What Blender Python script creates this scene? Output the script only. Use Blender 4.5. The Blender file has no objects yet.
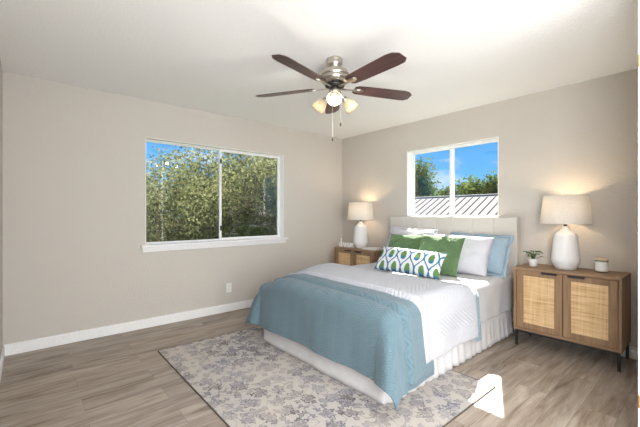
import bpy, bmesh, math, random
import numpy as np
from mathutils import Vector, Matrix, noise as mnoise
R = math.radians
PI = math.pi
scene = bpy.context.scene
COL = scene.collection

# ------------------------------------------------------------------ camera
cam_d = bpy.data.cameras.new('camera'); cam_d.sensor_width = 36; cam_d.lens = 19.2
cam_d.clip_start = 0.02; cam_d.clip_end = 300
cam = bpy.data.objects.new('camera', cam_d); COL.objects.link(cam)
cam.location = (4.04, -3.93, 1.24); cam.rotation_euler = (R(90), 0, R(49.5))
scene.camera = cam

# ------------------------------------------------------------------ colour management
vs = scene.view_settings
scene.display_settings.display_device = 'sRGB'
vs.view_transform = 'Standard'; vs.look = 'None'; vs.gamma = 1.0; vs.use_curve_mapping = False
vs.exposure = 0.24

# ------------------------------------------------------------------ sky
world = bpy.data.worlds.new('sky'); scene.world = world; world.use_nodes = True
wn = world.node_tree.nodes; wl = world.node_tree.links; wn.clear()
w_out = wn.new('ShaderNodeOutputWorld'); w_bg = wn.new('ShaderNodeBackground')
w_tc = wn.new('ShaderNodeTexCoord'); w_sep = wn.new('ShaderNodeSeparateXYZ')
w_ramp = wn.new('ShaderNodeValToRGB')
els = w_ramp.color_ramp.elements
els[0].position = 0.0; els[0].color = (0.42, 0.70, 0.95, 1)
els[1].position = 0.75; els[1].color = (0.03, 0.14, 0.55, 1)
e = els.new(0.10); e.color = (0.17, 0.52, 0.95, 1)
e = els.new(0.25); e.color = (0.06, 0.33, 0.88, 1)
w_map = wn.new('ShaderNodeMapping'); w_map.inputs['Scale'].default_value = (1.0, 1.0, 2.6)
w_map.inputs['Location'].default_value = (0.35, 0.1, 0.05)
w_noise = wn.new('ShaderNodeTexNoise'); w_noise.inputs['Scale'].default_value = 5.0
w_noise.inputs['Detail'].default_value = 5.0
w_cr = wn.new('ShaderNodeValToRGB'); w_cr.color_ramp.elements[0].position = 0.50; w_cr.color_ramp.elements[1].position = 0.72
w_mix = wn.new('ShaderNodeMixRGB'); w_mix.inputs['Color2'].default_value = (0.95, 0.97, 1.0, 1)
wl.new(w_tc.outputs['Generated'], w_sep.inputs[0]); wl.new(w_sep.outputs['Z'], w_ramp.inputs[0])
wl.new(w_tc.outputs['Generated'], w_map.inputs[0]); wl.new(w_map.outputs[0], w_noise.inputs['Vector'])
wl.new(w_noise.outputs['Fac'], w_cr.inputs[0]); wl.new(w_cr.outputs[0], w_mix.inputs['Fac'])
wl.new(w_ramp.outputs[0], w_mix.inputs['Color1']); wl.new(w_mix.outputs[0], w_bg.inputs['Color'])
w_bg.inputs['Strength'].default_value = 1.0
wl.new(w_bg.outputs[0], w_out.inputs['Surface'])

# ------------------------------------------------------------------ sun and added fill lights
SUN_DIR = Vector((0.42, -1.0, -1.10)).normalized()
sd = bpy.data.lights.new('sun', 'SUN'); sd.energy = 26.0; sd.angle = R(0.6); sd.color = (1.0, 0.95, 0.86)
so = bpy.data.objects.new('sun', sd); COL.objects.link(so)
so.rotation_euler = SUN_DIR.to_track_quat('-Z', 'Y').to_euler(); so.location = (-6, 14, 16)

def area(name, loc, target, sx, sy, energy, color):
    d = bpy.data.lights.new(name, 'AREA'); d.shape = 'RECTANGLE'; d.size = sx; d.size_y = sy
    d.energy = energy; d.color = color
    o = bpy.data.objects.new(name, d); COL.objects.link(o); o.location = loc
    o.rotation_euler = (Vector(target) - Vector(loc)).to_track_quat('-Z', 'Y').to_euler()
    return o
area('hall_fill', (5.25, -2.9, 1.25), (0.8, -2.0, 1.35), 1.9, 2.2, 95, (0.96, 0.985, 1.0))  # added soft fill in the hall
area('camera_side_fill', (4.5, -3.96, 1.45), (3.9, 0.0, 1.45), 0.75, 1.9, 75, (0.97, 0.99, 1.0))  # second added fill, beside the camera, brightens the headboard wall

# ================================================================== node helpers
def nmat(name):
    m = bpy.data.materials.new(name); m.use_nodes = True
    nt = m.node_tree; b = nt.nodes['Principled BSDF']
    return m, nt, b
def N(nt, t, **kw):
    n = nt.nodes.new(t)
    for k, v in kw.items():
        if k in n.inputs: n.inputs[k].default_value = v
        else: setattr(n, k, v)
    return n
def L(nt, a, b): nt.links.new(a, b)
def ramp(nt, fac, stops):
    r = nt.nodes.new('ShaderNodeValToRGB'); el = r.color_ramp.elements
    while len(el) > 1: el.remove(el[-1])
    el[0].position = stops[0][0]; el[0].color = (*stops[0][1], 1)
    for p, c in stops[1:]:
        x = el.new(p); x.color = (*c, 1)
    L(nt, fac, r.inputs[0]); return r.outputs[0]
def math_n(nt, op, a, b=None, c=None):
    n = nt.nodes.new('ShaderNodeMath'); n.operation = op
    for i, v in enumerate((a, b, c)):
        if v is None: continue
        if isinstance(v, (int, float)): n.inputs[i].default_value = v
        else: L(nt, v, n.inputs[i])
    return n.outputs[0]
def mixc(nt, fac, a, b):
    n = nt.nodes.new('ShaderNodeMixRGB')
    for i, v in enumerate((fac, a, b)):
        if isinstance(v, (int, float)): n.inputs[i].default_value = v
        elif isinstance(v, tuple): n.inputs[i].default_value = (*v, 1)
        else: L(nt, v, n.inputs[i])
    return n.outputs[0]
def bump(nt, b, height, strength=0.3, dist=0.01):
    n = N(nt, 'ShaderNodeBump', Strength=strength, Distance=dist)
    L(nt, height, n.inputs['Height']); L(nt, n.outputs[0], b.inputs['Normal'])
def plain(name, col, rough=0.6, metal=0.0, spec=0.5, noise_scale=0, noise_amt=0.0):
    m, nt, b = nmat(name)
    b.inputs['Base Color'].default_value = (*col, 1); b.inputs['Roughness'].default_value = rough
    b.inputs['Metallic'].default_value = metal; b.inputs['Specular IOR Level'].default_value = spec
    tc = N(nt, 'ShaderNodeTexCoord'); nz = N(nt, 'ShaderNodeTexNoise', Scale=noise_scale or 60.0)
    L(nt, tc.outputs['Object'], nz.inputs['Vector'])
    k = noise_amt or 0.04
    c = ramp(nt, nz.outputs['Fac'], [(0.3, tuple(x*(1-k) for x in col)), (0.7, tuple(min(1, x*(1+k)) for x in col))])
    L(nt, c, b.inputs['Base Color'])
    return m

# ------------------------------------------------------------------ materials
def mat_wall(name, col, scale=70, strength=0.25):
    m, nt, b = nmat(name)
    b.inputs['Roughness'].default_value = 0.85; b.inputs['Specular IOR Level'].default_value = 0.2
    tc = N(nt, 'ShaderNodeTexCoord'); nz = N(nt, 'ShaderNodeTexNoise', Scale=scale, Detail=3.0)
    L(nt, tc.outputs['Object'], nz.inputs['Vector'])
    b.inputs['Base Color'].default_value = (*col, 1)
    h = ramp(nt, nz.outputs['Fac'], [(0.42, (0, 0, 0)), (0.62, (1, 1, 1))])
    bump(nt, b, h, strength, 0.004)
    return m
M = {}
M['wall'] = mat_wall('greige_wall_paint', (0.545, 0.510, 0.466))
M['ceiling'] = mat_wall('white_ceiling_paint', (0.90, 0.90, 0.895), 60, 0.35)
M['white_trim'] = plain('white_trim_paint', (0.80, 0.80, 0.80), 0.4)
M['vinyl'] = plain('white_vinyl', (0.80, 0.80, 0.79), 0.45)
M['black_metal'] = plain('black_metal', (0.012, 0.012, 0.013), 0.45)
M['dark_plastic'] = plain('dark_plastic', (0.03, 0.03, 0.03), 0.5)
M['white_plastic'] = plain('white_plastic', (0.78, 0.77, 0.74), 0.35)
M['nickel'] = plain('brushed_nickel', (0.56, 0.52, 0.47), 0.28, 1.0)
M['brass'] = plain('satin_brass', (0.6, 0.42, 0.2), 0.35, 1.0)
M['bronze'] = plain('dark_bronze', (0.05, 0.035, 0.025), 0.4, 0.6)
M['white_sign'] = plain('white_sign_paint', (0.82, 0.82, 0.82), 0.4)
M['paper'] = plain('white_paper', (0.75, 0.75, 0.73), 0.6)
M['cover'] = plain('pale_book_cover', (0.62, 0.66, 0.66), 0.5)
M['pot'] = plain('white_pot_ceramic', (0.78, 0.77, 0.75), 0.35)
M['soil'] = plain('soil', (0.03, 0.02, 0.015), 0.95, noise_scale=150, noise_amt=0.5)
M['wax'] = plain('cream_wax', (0.78, 0.73, 0.64), 0.5)
M['label'] = plain('white_label', (0.8, 0.8, 0.79), 0.5)
M['lid_wood'] = plain('pale_wood_lid', (0.62, 0.47, 0.33), 0.5, noise_scale=40, noise_amt=0.15)
M['house_wall'] = plain('cream_siding', (0.55, 0.5, 0.42), 0.8)
M['cable'] = plain('black_cable', (0.02, 0.03, 0.03), 0.7)
M['exterior'] = plain('sun_block_eave_paint', (0.5, 0.47, 0.42), 0.8)

def mat_floor():
    m, nt, b = nmat('grey_oak_vinyl_planks')
    b.inputs['Roughness'].default_value = 0.42; b.inputs['Specular IOR Level'].default_value = 0.35
    tc = N(nt, 'ShaderNodeTexCoord'); mp = N(nt, 'ShaderNodeMapping'); mp.inputs['Rotation'].default_value = (0, 0, R(90))
    L(nt, tc.outputs['Object'], mp.inputs[0])
    br = N(nt, 'ShaderNodeTexBrick', Scale=1.0, offset=0.37, offset_frequency=2)
    br.inputs['Brick Width'].default_value = 1.22; br.inputs['Row Height'].default_value = 0.182
    br.inputs['Mortar Size'].default_value = 0.0012; br.inputs['Mortar Smooth'].default_value = 0.3
    br.inputs['Color1'].default_value = (0.0, 0, 0, 1); br.inputs['Color2'].default_value = (1, 1, 1, 1)
    br.inputs['Mortar'].default_value = (0.5, 0.5, 0.5, 1); br.inputs['Bias'].default_value = 0.0
    L(nt, mp.outputs[0], br.inputs['Vector'])
    # grain, stretched along the plank, shifted per plank
    m2 = N(nt, 'ShaderNodeMapping'); m2.inputs['Scale'].default_value = (1.3, 11.0, 1.0)
    L(nt, mp.outputs[0], m2.inputs[0])
    off = N(nt, 'ShaderNodeVectorMath', operation='ADD')
    sc_ = N(nt, 'ShaderNodeVectorMath', operation='SCALE'); sc_.inputs['Scale'].default_value = 7.0
    L(nt, br.outputs['Color'], sc_.inputs[0]); L(nt, m2.outputs[0], off.inputs[0]); L(nt, sc_.outputs[0], off.inputs[1])
    g1 = N(nt, 'ShaderNodeTexNoise', Scale=1.6, Detail=6.0, Roughness=0.62, Distortion=0.6); L(nt, off.outputs[0], g1.inputs['Vector'])
    m3 = N(nt, 'ShaderNodeMapping'); m3.inputs['Scale'].default_value = (3.0, 60.0, 1.0); L(nt, mp.outputs[0], m3.inputs[0])
    g2 = N(nt, 'ShaderNodeTexNoise', Scale=2.0, Detail=3.0); L(nt, m3.outputs[0], g2.inputs['Vector'])
    c1 = ramp(nt, g1.outputs['Fac'], [(0.27, (0.11, 0.08, 0.058)), (0.40, (0.25, 0.198, 0.153)), (0.56, (0.36, 0.30, 0.25)), (0.75, (0.46, 0.405, 0.35))])
    f2 = math_n(nt, 'MULTIPLY_ADD', g2.outputs['Fac'], 0.5, 0.75)
    sepc = N(nt, 'ShaderNodeSeparateColor'); L(nt, br.outputs['Color'], sepc.inputs[0])
    pf = math_n(nt, 'MULTIPLY_ADD', sepc.outputs[0], 0.22, 0.89)
    tot = math_n(nt, 'MULTIPLY', f2, pf)
    mort = math_n(nt, 'MULTIPLY_ADD', br.outputs['Fac'], -0.45, 1.0)
    tot = math_n(nt, 'MULTIPLY', tot, mort)
    v = N(nt, 'ShaderNodeVectorMath', operation='SCALE'); L(nt, c1, v.inputs[0]); L(nt, tot, v.inputs['Scale'])
    L(nt, v.outputs[0], b.inputs['Base Color'])
    bump(nt, b, g2.outputs['Fac'], 0.08, 0.003)
    return m
M['floor'] = mat_floor()

def mat_wood(name, dark, light, scale=(1.5, 22, 22), rough=0.5):
    m, nt, b = nmat(name); b.inputs['Roughness'].default_value = rough; b.inputs['Specular IOR Level'].default_value = 0.3
    tc = N(nt, 'ShaderNodeTexCoord'); mp = N(nt, 'ShaderNodeMapping'); mp.inputs['Scale'].default_value = scale
    L(nt, tc.outputs['Object'], mp.inputs[0])
    nz = N(nt, 'ShaderNodeTexNoise', Scale=1.6, Detail=6.0, Roughness=0.6, Distortion=0.5); L(nt, mp.outputs[0], nz.inputs['Vector'])
    c = ramp(nt, nz.outputs['Fac'], [(0.3, dark), (0.7, light)])
    L(nt, c, b.inputs['Base Color']); bump(nt, b, nz.outputs['Fac'], 0.08, 0.003)
    return m
M['oak_h'] = mat_wood('brown_oak_across', (0.20, 0.118, 0.066), (0.35, 0.225, 0.135))
M['oak_v'] = mat_wood('brown_oak_upright', (0.20, 0.118, 0.066), (0.34, 0.22, 0.13), (22, 22, 1.5))
M['blade_wood'] = mat_wood('dark_walnut_blade', (0.055, 0.027, 0.027), (0.095, 0.05, 0.048), (3, 40, 3), 0.32)

def mat_cane():
    m, nt, b = nmat('woven_cane'); b.inputs['Roughness'].default_value = 0.6; b.inputs['Specular IOR Level'].default_value = 0.2
    tc = N(nt, 'ShaderNodeTexCoord'); sp = N(nt, 'ShaderNodeSeparateXYZ'); L(nt, tc.outputs['Object'], sp.inputs[0])
    def wave(c, freq):
        s = math_n(nt, 'SINE', math_n(nt, 'MULTIPLY', c, freq))
        return math_n(nt, 'MULTIPLY_ADD', s, 0.5, 0.5)
    wz = wave(sp.outputs['Z'], 2*PI/0.007); wx = wave(sp.outputs['X'], 2*PI/0.011)
    h = math_n(nt, 'MULTIPLY', wz, math_n(nt, 'MULTIPLY_ADD', wx, 0.4, 0.6))
    nm = N(nt, 'ShaderNodeMapping'); nm.inputs['Scale'].default_value = (4, 4, 70); L(nt, tc.outputs['Object'], nm.inputs[0])
    nz = N(nt, 'ShaderNodeTexNoise', Scale=1.0, Detail=3.0); L(nt, nm.outputs[0], nz.inputs['Vector'])
    nm2 = N(nt, 'ShaderNodeMapping'); nm2.inputs['Scale'].default_value = (70, 4, 3); L(nt, tc.outputs['Object'], nm2.inputs[0])
    nz2 = N(nt, 'ShaderNodeTexNoise', Scale=1.0, Detail=2.0); L(nt, nm2.outputs[0], nz2.inputs['Vector'])
    t = math_n(nt, 'ADD', math_n(nt, 'MULTIPLY', nz.outputs['Fac'], 0.6), math_n(nt, 'MULTIPLY', nz2.outputs['Fac'], 0.4))
    c = ramp(nt, t, [(0.36, (0.54, 0.34, 0.16)), (0.5, (0.72, 0.50, 0.27)), (0.66, (0.82, 0.62, 0.38))])
    c = mixc(nt, math_n(nt, 'MULTIPLY', math_n(nt, 'SUBTRACT', 1.0, h), 0.22), c, (0.25, 0.13, 0.05))
    L(nt, c, b.inputs['Base Color']); bump(nt, b, h, 0.5, 0.002)
    return m
M['cane'] = mat_cane()

def uv_nodes(nt):
    uv = N(nt, 'ShaderNodeUVMap'); sp = N(nt, 'ShaderNodeSeparateXYZ'); L(nt, uv.outputs[0], sp.inputs[0])
    return sp.outputs['X'], sp.outputs['Y'], uv.outputs[0]

def mat_quilt(name, col, period, slope, spacing, strength, swap=False, contrast=0.0):
    m, nt, b = nmat(name); b.inputs['Roughness'].default_value = 0.85; b.inputs['Specular IOR Level'].default_value = 0.15
    b.inputs['Sheen Weight'].default_value = 0.2
    u, v, uvv = uv_nodes(nt)
    if swap: u, v = v, u
    f = math_n(nt, 'FRACT', math_n(nt, 'DIVIDE', u, period))
    tri = math_n(nt, 'MULTIPLY', math_n(nt, 'ABSOLUTE', math_n(nt, 'SUBTRACT', f, 0.5)), period*slope)
    s = math_n(nt, 'FRACT', math_n(nt, 'DIVIDE', math_n(nt, 'ADD', v, tri), spacing))
    p = math_n(nt, 'ABSOLUTE', math_n(nt, 'SUBTRACT', s, 0.5))      # 0 mid rib, .5 stitch
    h = math_n(nt, 'SUBTRACT', 1.0, math_n(nt, 'POWER', math_n(nt, 'MULTIPLY', p, 2.0), 3.0))
    nz = N(nt, 'ShaderNodeTexNoise', Scale=9.0, Detail=3.0); L(nt, uvv, nz.inputs['Vector'])
    hh = math_n(nt, 'ADD', h, math_n(nt, 'MULTIPLY', nz.outputs['Fac'], 0.5))
    b.inputs['Base Color'].default_value = (*col, 1)
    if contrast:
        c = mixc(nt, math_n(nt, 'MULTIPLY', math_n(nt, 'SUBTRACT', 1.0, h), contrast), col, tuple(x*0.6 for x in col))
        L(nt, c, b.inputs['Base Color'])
    bump(nt, b, hh, strength, 0.008)
    return m
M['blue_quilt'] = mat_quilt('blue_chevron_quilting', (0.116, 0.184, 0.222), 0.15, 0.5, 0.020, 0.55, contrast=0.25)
M['white_quilt'] = mat_quilt('white_chevron_quilting', (0.45, 0.46, 0.505), 0.26, 1.5, 0.05, 0.5, swap=False)

def mat_fabric(name, col, scale=40, strength=0.15, weave=0.0):
    m, nt, b = nmat(name); b.inputs['Roughness'].default_value = 0.9; b.inputs['Specular IOR Level'].default_value = 0.12
    b.inputs['Sheen Weight'].default_value = 0.15
    tc = N(nt, 'ShaderNodeTexCoord'); nz = N(nt, 'ShaderNodeTexNoise', Scale=scale, Detail=4.0); L(nt, tc.outputs['Object'], nz.inputs['Vector'])
    k = 0.05 + weave
    L(nt, ramp(nt, nz.outputs['Fac'], [(0.3, tuple(x*(1-k) for x in col)), (0.7, tuple(min(1, x*(1+k)) for x in col))]), b.inputs['Base Color'])
    bump(nt, b, nz.outputs['Fac'], strength, 0.006)
    return m
M['sheet'] = mat_fabric('white_cotton_sheet', (0.52, 0.52, 0.54), 6, 0.3)
M['skirt'] = mat_fabric('white_bed_skirt_cotton', (0.60, 0.59, 0.60), 12, 0.15)
M['white_pillow'] = mat_fabric('white_pillowcase', (0.54, 0.54, 0.59), 14, 0.35)
M['blue_pillow'] = mat_fabric('pale_blue_sham', (0.29, 0.39, 0.47), 22, 0.3)
M['headboard'] = mat_fabric('oatmeal_upholstery', (0.575, 0.545, 0.50), 300, 0.2, 0.08)
M['reverse'] = mat_fabric('pale_blue_reverse', (0.23, 0.34, 0.41), 40, 0.2)

def mat_green():
    m, nt, b = nmat('green_velvet_diamond_quilt'); b.inputs['Roughness'].default_value = 0.8; b.inputs['Sheen Weight'].default_value = 0.5
    b.inputs['Sheen Tint'].default_value = (0.6, 0.9, 0.55, 1)
    u, v, uvv = uv_nodes(nt)
    def lat(expr): return math_n(nt, 'ABSOLUTE', math_n(nt, 'SUBTRACT', math_n(nt, 'FRACT', math_n(nt, 'DIVIDE', expr, 0.026)), 0.5))
    h = math_n(nt, 'MULTIPLY', math_n(nt, 'SUBTRACT', 0.5, lat(math_n(nt, 'ADD', u, v))), math_n(nt, 'SUBTRACT', 0.5, lat(math_n(nt, 'SUBTRACT', u, v))))
    nz = N(nt, 'ShaderNodeTexNoise', Scale=12.0, Detail=3.0); L(nt, uvv, nz.inputs['Vector'])
    c = ramp(nt, nz.outputs['Fac'], [(0.3, (0.055, 0.108, 0.042)), (0.7, (0.088, 0.158, 0.062))])
    L(nt, c, b.inputs['Base Color']); bump(nt, b, h, 0.9, 0.02)
    return m
M['green'] = mat_green()

def mat_ogee():
    m, nt, b = nmat('blue_green_teardrop_print'); b.inputs['Roughness'].default_value = 0.88; b.inputs['Specular IOR Level'].default_value = 0.15
    u, v, uvv = uv_nodes(nt)
    nz = N(nt, 'ShaderNodeTexNoise', Scale=60.0, Detail=2.0); L(nt, uvv, nz.inputs['Vector'])
    jit = math_n(nt, 'MULTIPLY', math_n(nt, 'SUBTRACT', nz.outputs['Fac'], 0.5), 0.10)
    px, py = 0.150, 0.29
    U = math_n(nt, 'DIVIDE', u, px); V = math_n(nt, 'DIVIDE', v, py)
    def cell(ou, ov):
        a = math_n(nt, 'ADD', math_n(nt, 'ADD', U, ou), jit); c = math_n(nt, 'ADD', V, ov)
        return math_n(nt, 'SUBTRACT', a, math_n(nt, 'ROUND', a)), math_n(nt, 'SUBTRACT', c, math_n(nt, 'ROUND', c))
    def ogee(du, dv, k):     # signed distance across an S-curved cell, negative inside; k shrinks the cell
        lim = math_n(nt, 'MINIMUM', 0.5, math_n(nt, 'ABSOLUTE', math_n(nt, 'DIVIDE', dv, k)))
        w = math_n(nt, 'MULTIPLY_ADD', math_n(nt, 'COSINE', math_n(nt, 'MULTIPLY', lim, 2*PI)), 0.25*k, 0.25*k)
        return math_n(nt, 'SUBTRACT', math_n(nt, 'ABSOLUTE', du), w)
    u1, v1 = cell(0.25, -0.13); u2, v2 = cell(0.75, 0.37)
    line = math_n(nt, 'LESS_THAN', math_n(nt, 'ABSOLUTE', ogee(u1, v1, 1.0)), 0.055)
    def egg(du, dv):
        k = math_n(nt, 'MULTIPLY_ADD', dv, 1.3, 1.0)
        x = math_n(nt, 'DIVIDE', math_n(nt, 'MULTIPLY', du, k), 0.20); y = math_n(nt, 'DIVIDE', dv, 0.19)
        return math_n(nt, 'ADD', math_n(nt, 'MULTIPLY', x, x), math_n(nt, 'MULTIPLY', y, y))
    core = math_n(nt, 'LESS_THAN', math_n(nt, 'MINIMUM', egg(u1, v1), egg(u2, v2)), 1.0)
    is1 = math_n(nt, 'LESS_THAN', ogee(u1, v1, 1.0), 0.0)
    vv = math_n(nt, 'ADD', math_n(nt, 'MULTIPLY', is1, v1), math_n(nt, 'MULTIPLY', math_n(nt, 'SUBTRACT', 1.0, is1), v2))
    blue = (0.035, 0.15, 0.27); green = (0.10, 0.20, 0.07)
    corec = ramp(nt, math_n(nt, 'MULTIPLY_ADD', vv, 3.0, 0.5), [(0.18, blue), (0.34, green)])
    c = mixc(nt, line, (0.62, 0.63, 0.65), blue)
    c = mixc(nt, core, c, corec)
    L(nt, c, b.inputs['Base Color'])
    n2 = N(nt, 'ShaderNodeTexNoise', Scale=25.0, Detail=4.0); L(nt, uvv, n2.inputs['Vector']); bump(nt, b, n2.outputs['Fac'], 0.25, 0.006)
    return m
M['ogee'] = mat_ogee()

def mat_rug():
    m, nt, b = nmat('faded_floral_rug'); b.inputs['Roughness'].default_value = 0.95; b.inputs['Specular IOR Level'].default_value = 0.08
    tc = N(nt, 'ShaderNodeTexCoord')
    wn_ = N(nt, 'ShaderNodeTexNoise', Scale=9.0, Detail=2.0); L(nt, tc.outputs['Object'], wn_.inputs['Vector'])
    wv = N(nt, 'ShaderNodeVectorMath', operation='SCALE'); wv.inputs['Scale'].default_value = 0.05; L(nt, wn_.outputs['Color'], wv.inputs[0])
    ad = N(nt, 'ShaderNodeVectorMath', operation='ADD'); L(nt, tc.outputs['Object'], ad.inputs[0]); L(nt, wv.outputs[0], ad.inputs[1])
    def flowers(scale, r0, petals, lobes):
        sc_ = N(nt, 'ShaderNodeVectorMath', operation='SCALE'); sc_.inputs['Scale'].default_value = scale; L(nt, ad.outputs[0], sc_.inputs[0])
        vo = N(nt, 'ShaderNodeTexVoronoi', Scale=1.0, Randomness=0.8, voronoi_dimensions='2D'); L(nt, sc_.outputs[0], vo.inputs['Vector'])
        su = N(nt, 'ShaderNodeVectorMath', operation='SUBTRACT'); L(nt, sc_.outputs[0], su.inputs[0]); L(nt, vo.outputs['Position'], su.inputs[1])
        sp = N(nt, 'ShaderNodeSeparateXYZ'); L(nt, su.outputs[0], sp.inputs[0])
        ang = math_n(nt, 'ARCTAN2', sp.outputs['Y'], sp.outputs['X'])
        pet = math_n(nt, 'MULTIPLY', math_n(nt, 'SINE', math_n(nt, 'MULTIPLY', ang, petals)), lobes)
        rr = math_n(nt, 'SUBTRACT', vo.outputs['Distance'], math_n(nt, 'ADD', pet, r0))
        return rr, vo.outputs['Distance'], vo.outputs['Color']
    r1, d1, col1 = flowers(7.0, 0.29, 5.0, 0.055)
    r2, d2, col2 = flowers(13.0, 0.22, 4.0, 0.06)
    n3 = N(nt, 'ShaderNodeTexNoise', Scale=45.0, Detail=3.0); L(nt, tc.outputs['Object'], n3.inputs['Vector'])
    nzj = math_n(nt, 'MULTIPLY', math_n(nt, 'SUBTRACT', n3.outputs['Fac'], 0.5), 0.65)
    def soft(r, w): # 1 inside
        n = N(nt, 'ShaderNodeMapRange'); n.inputs['From Min'].default_value = w; n.inputs['From Max'].default_value = -w
        L(nt, math_n(nt, 'ADD', r, nzj), n.inputs['Value']); return n.outputs[0]
    f1 = soft(r1, 0.05); f2 = soft(r2, 0.05)
    ring = math_n(nt, 'LESS_THAN', math_n(nt, 'ABSOLUTE', math_n(nt, 'ADD', math_n(nt, 'SUBTRACT', d1, 0.2), nzj)), 0.035)
    f1 = math_n(nt, 'MULTIPLY', f1, math_n(nt, 'MULTIPLY_ADD', ring, -0.7, 1.0))
    vn = N(nt, 'ShaderNodeTexNoise', Scale=8.0, Detail=1.0); L(nt, ad.outputs[0], vn.inputs['Vector'])
    vine = math_n(nt, 'LESS_THAN', math_n(nt, 'ABSOLUTE', math_n(nt, 'SUBTRACT', vn.outputs['Fac'], 0.5)), 0.014)
    fade = N(nt, 'ShaderNodeTexNoise', Scale=2.6, Detail=2.0); L(nt, tc.outputs['Object'], fade.inputs['Vector'])
    fd = math_n(nt, 'MULTIPLY_ADD', fade.outputs['Fac'], 1.9, -0.12)
    mot = math_n(nt, 'MAXIMUM', f1, math_n(nt, 'MAXIMUM', math_n(nt, 'MULTIPLY', f2, 0.7), math_n(nt, 'MULTIPLY', vine, 0.75)))
    rim = math_n(nt, 'LESS_THAN', math_n(nt, 'ABSOLUTE', math_n(nt, 'ADD', r1, nzj)), 0.03)
    rim2 = math_n(nt, 'LESS_THAN', math_n(nt, 'ABSOLUTE', math_n(nt, 'ADD', r2, nzj)), 0.035)
    mot = math_n(nt, 'MULTIPLY', mot, 0.62)
    mot = math_n(nt, 'MAXIMUM', mot, math_n(nt, 'MAXIMUM', math_n(nt, 'MULTIPLY', rim, 1.1), math_n(nt, 'MULTIPLY', rim2, 0.9)))
    mot = math_n(nt, 'MULTIPLY', mot, fd)
    base = ramp(nt, fade.outputs['Fac'], [(0.35, (0.54, 0.49, 0.445)), (0.65, (0.47, 0.44, 0.425))])
    base = mixc(nt, math_n(nt, 'MULTIPLY', n3.outputs['Fac'], 0.45), base, (0.37, 0.335, 0.31))
    sepc = N(nt, 'ShaderNodeSeparateColor'); L(nt, col1, sepc.inputs[0])
    mcol = mixc(nt, sepc.outputs[0], (0.10, 0.085, 0.095), (0.17, 0.175, 0.225))
    c = mixc(nt, mot, base, mcol)
    L(nt, c, b.inputs['Base Color']); bump(nt, b, n3.outputs['Fac'], 0.3, 0.004)
    return m
M['rug'] = mat_rug()
M['rug_edge'] = plain('dark_rug_binding', (0.09, 0.075, 0.06), 0.9)

def mat_ceramic():
    m, nt, b = nmat('white_ribbed_ceramic'); b.inputs['Roughness'].default_value = 0.55; b.inputs['Base Color'].default_value = (0.78, 0.78, 0.78, 1)
    tc = N(nt, 'ShaderNodeTexCoord'); sp = N(nt, 'ShaderNodeSeparateXYZ'); L(nt, tc.outputs['Object'], sp.inputs[0])
    h = math_n(nt, 'SINE', math_n(nt, 'MULTIPLY', sp.outputs['Z'], 2*PI/0.011))
    bump(nt, b, h, 0.35, 0.004); return m
M['ceramic'] = mat_ceramic()

def mat_shade():
    m, nt, b = nmat('linen_lamp_shade'); nt.nodes.remove(b)
    out = nt.nodes['Material Output']
    tc = N(nt, 'ShaderNodeTexCoord'); mp = N(nt, 'ShaderNodeMapping'); mp.inputs['Scale'].default_value = (120, 120, 30); L(nt, tc.outputs['Object'], mp.inputs[0])
    nz = N(nt, 'ShaderNodeTexNoise', Scale=2.0, Detail=3.0); L(nt, mp.outputs[0], nz.inputs['Vector'])
    c = ramp(nt, nz.outputs['Fac'], [(0.3, (0.76, 0.72, 0.66)), (0.7, (0.88, 0.85, 0.81))])
    d = N(nt, 'ShaderNodeBsdfDiffuse'); t = N(nt, 'ShaderNodeBsdfTranslucent'); mx = N(nt, 'ShaderNodeMixShader'); mx.inputs[0].default_value = 0.36
    L(nt, c, d.inputs[0]); L(nt, c, t.inputs[0]); L(nt, d.outputs[0], mx.inputs[1]); L(nt, t.outputs[0], mx.inputs[2]); L(nt, mx.outputs[0], out.inputs[0])
    return m
M['shade'] = mat_shade()
def mat_emit(name, col, s):
    m, nt, b = nmat(name); b.inputs['Base Color'].default_value = (0.8, 0.8, 0.8, 1)
    b.inputs['Emission Color'].default_value = (*col, 1); b.inputs['Emission Strength'].default_value = s
    return m
M['bulb'] = mat_emit('lit_bulb', (1.0, 0.80, 0.55), 12.0)
M['fan_bulb'] = mat_emit('lit_fan_bulb', (1.0, 0.95, 0.86), 1.8)
def mat_frost():
    m, nt, b = nmat('frosted_lit_glass'); nt.nodes.remove(b); out = nt.nodes['Material Output']
    d = N(nt, 'ShaderNodeBsdfDiffuse'); d.inputs[0].default_value = (0.74, 0.64, 0.50, 1)
    t = N(nt, 'ShaderNodeBsdfTranslucent'); t.inputs[0].default_value = (0.92, 0.80, 0.62, 1)
    g = N(nt, 'ShaderNodeBsdfGlossy'); g.inputs['Roughness'].default_value = 0.15
    fr = N(nt, 'ShaderNodeFresnel'); fr.inputs[0].default_value = 1.4
    mx = N(nt, 'ShaderNodeMixShader'); mx.inputs[0].default_value = 0.55
    L(nt, d.outputs[0], mx.inputs[1]); L(nt, t.outputs[0], mx.inputs[2])
    m2 = N(nt, 'ShaderNodeMixShader'); L(nt, fr.outputs[0], m2.inputs[0]); L(nt, mx.outputs[0], m2.inputs[1]); L(nt, g.outputs[0], m2.inputs[2])
    L(nt, m2.outputs[0], out.inputs[0]); return m
M['frost'] = mat_frost()
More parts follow.
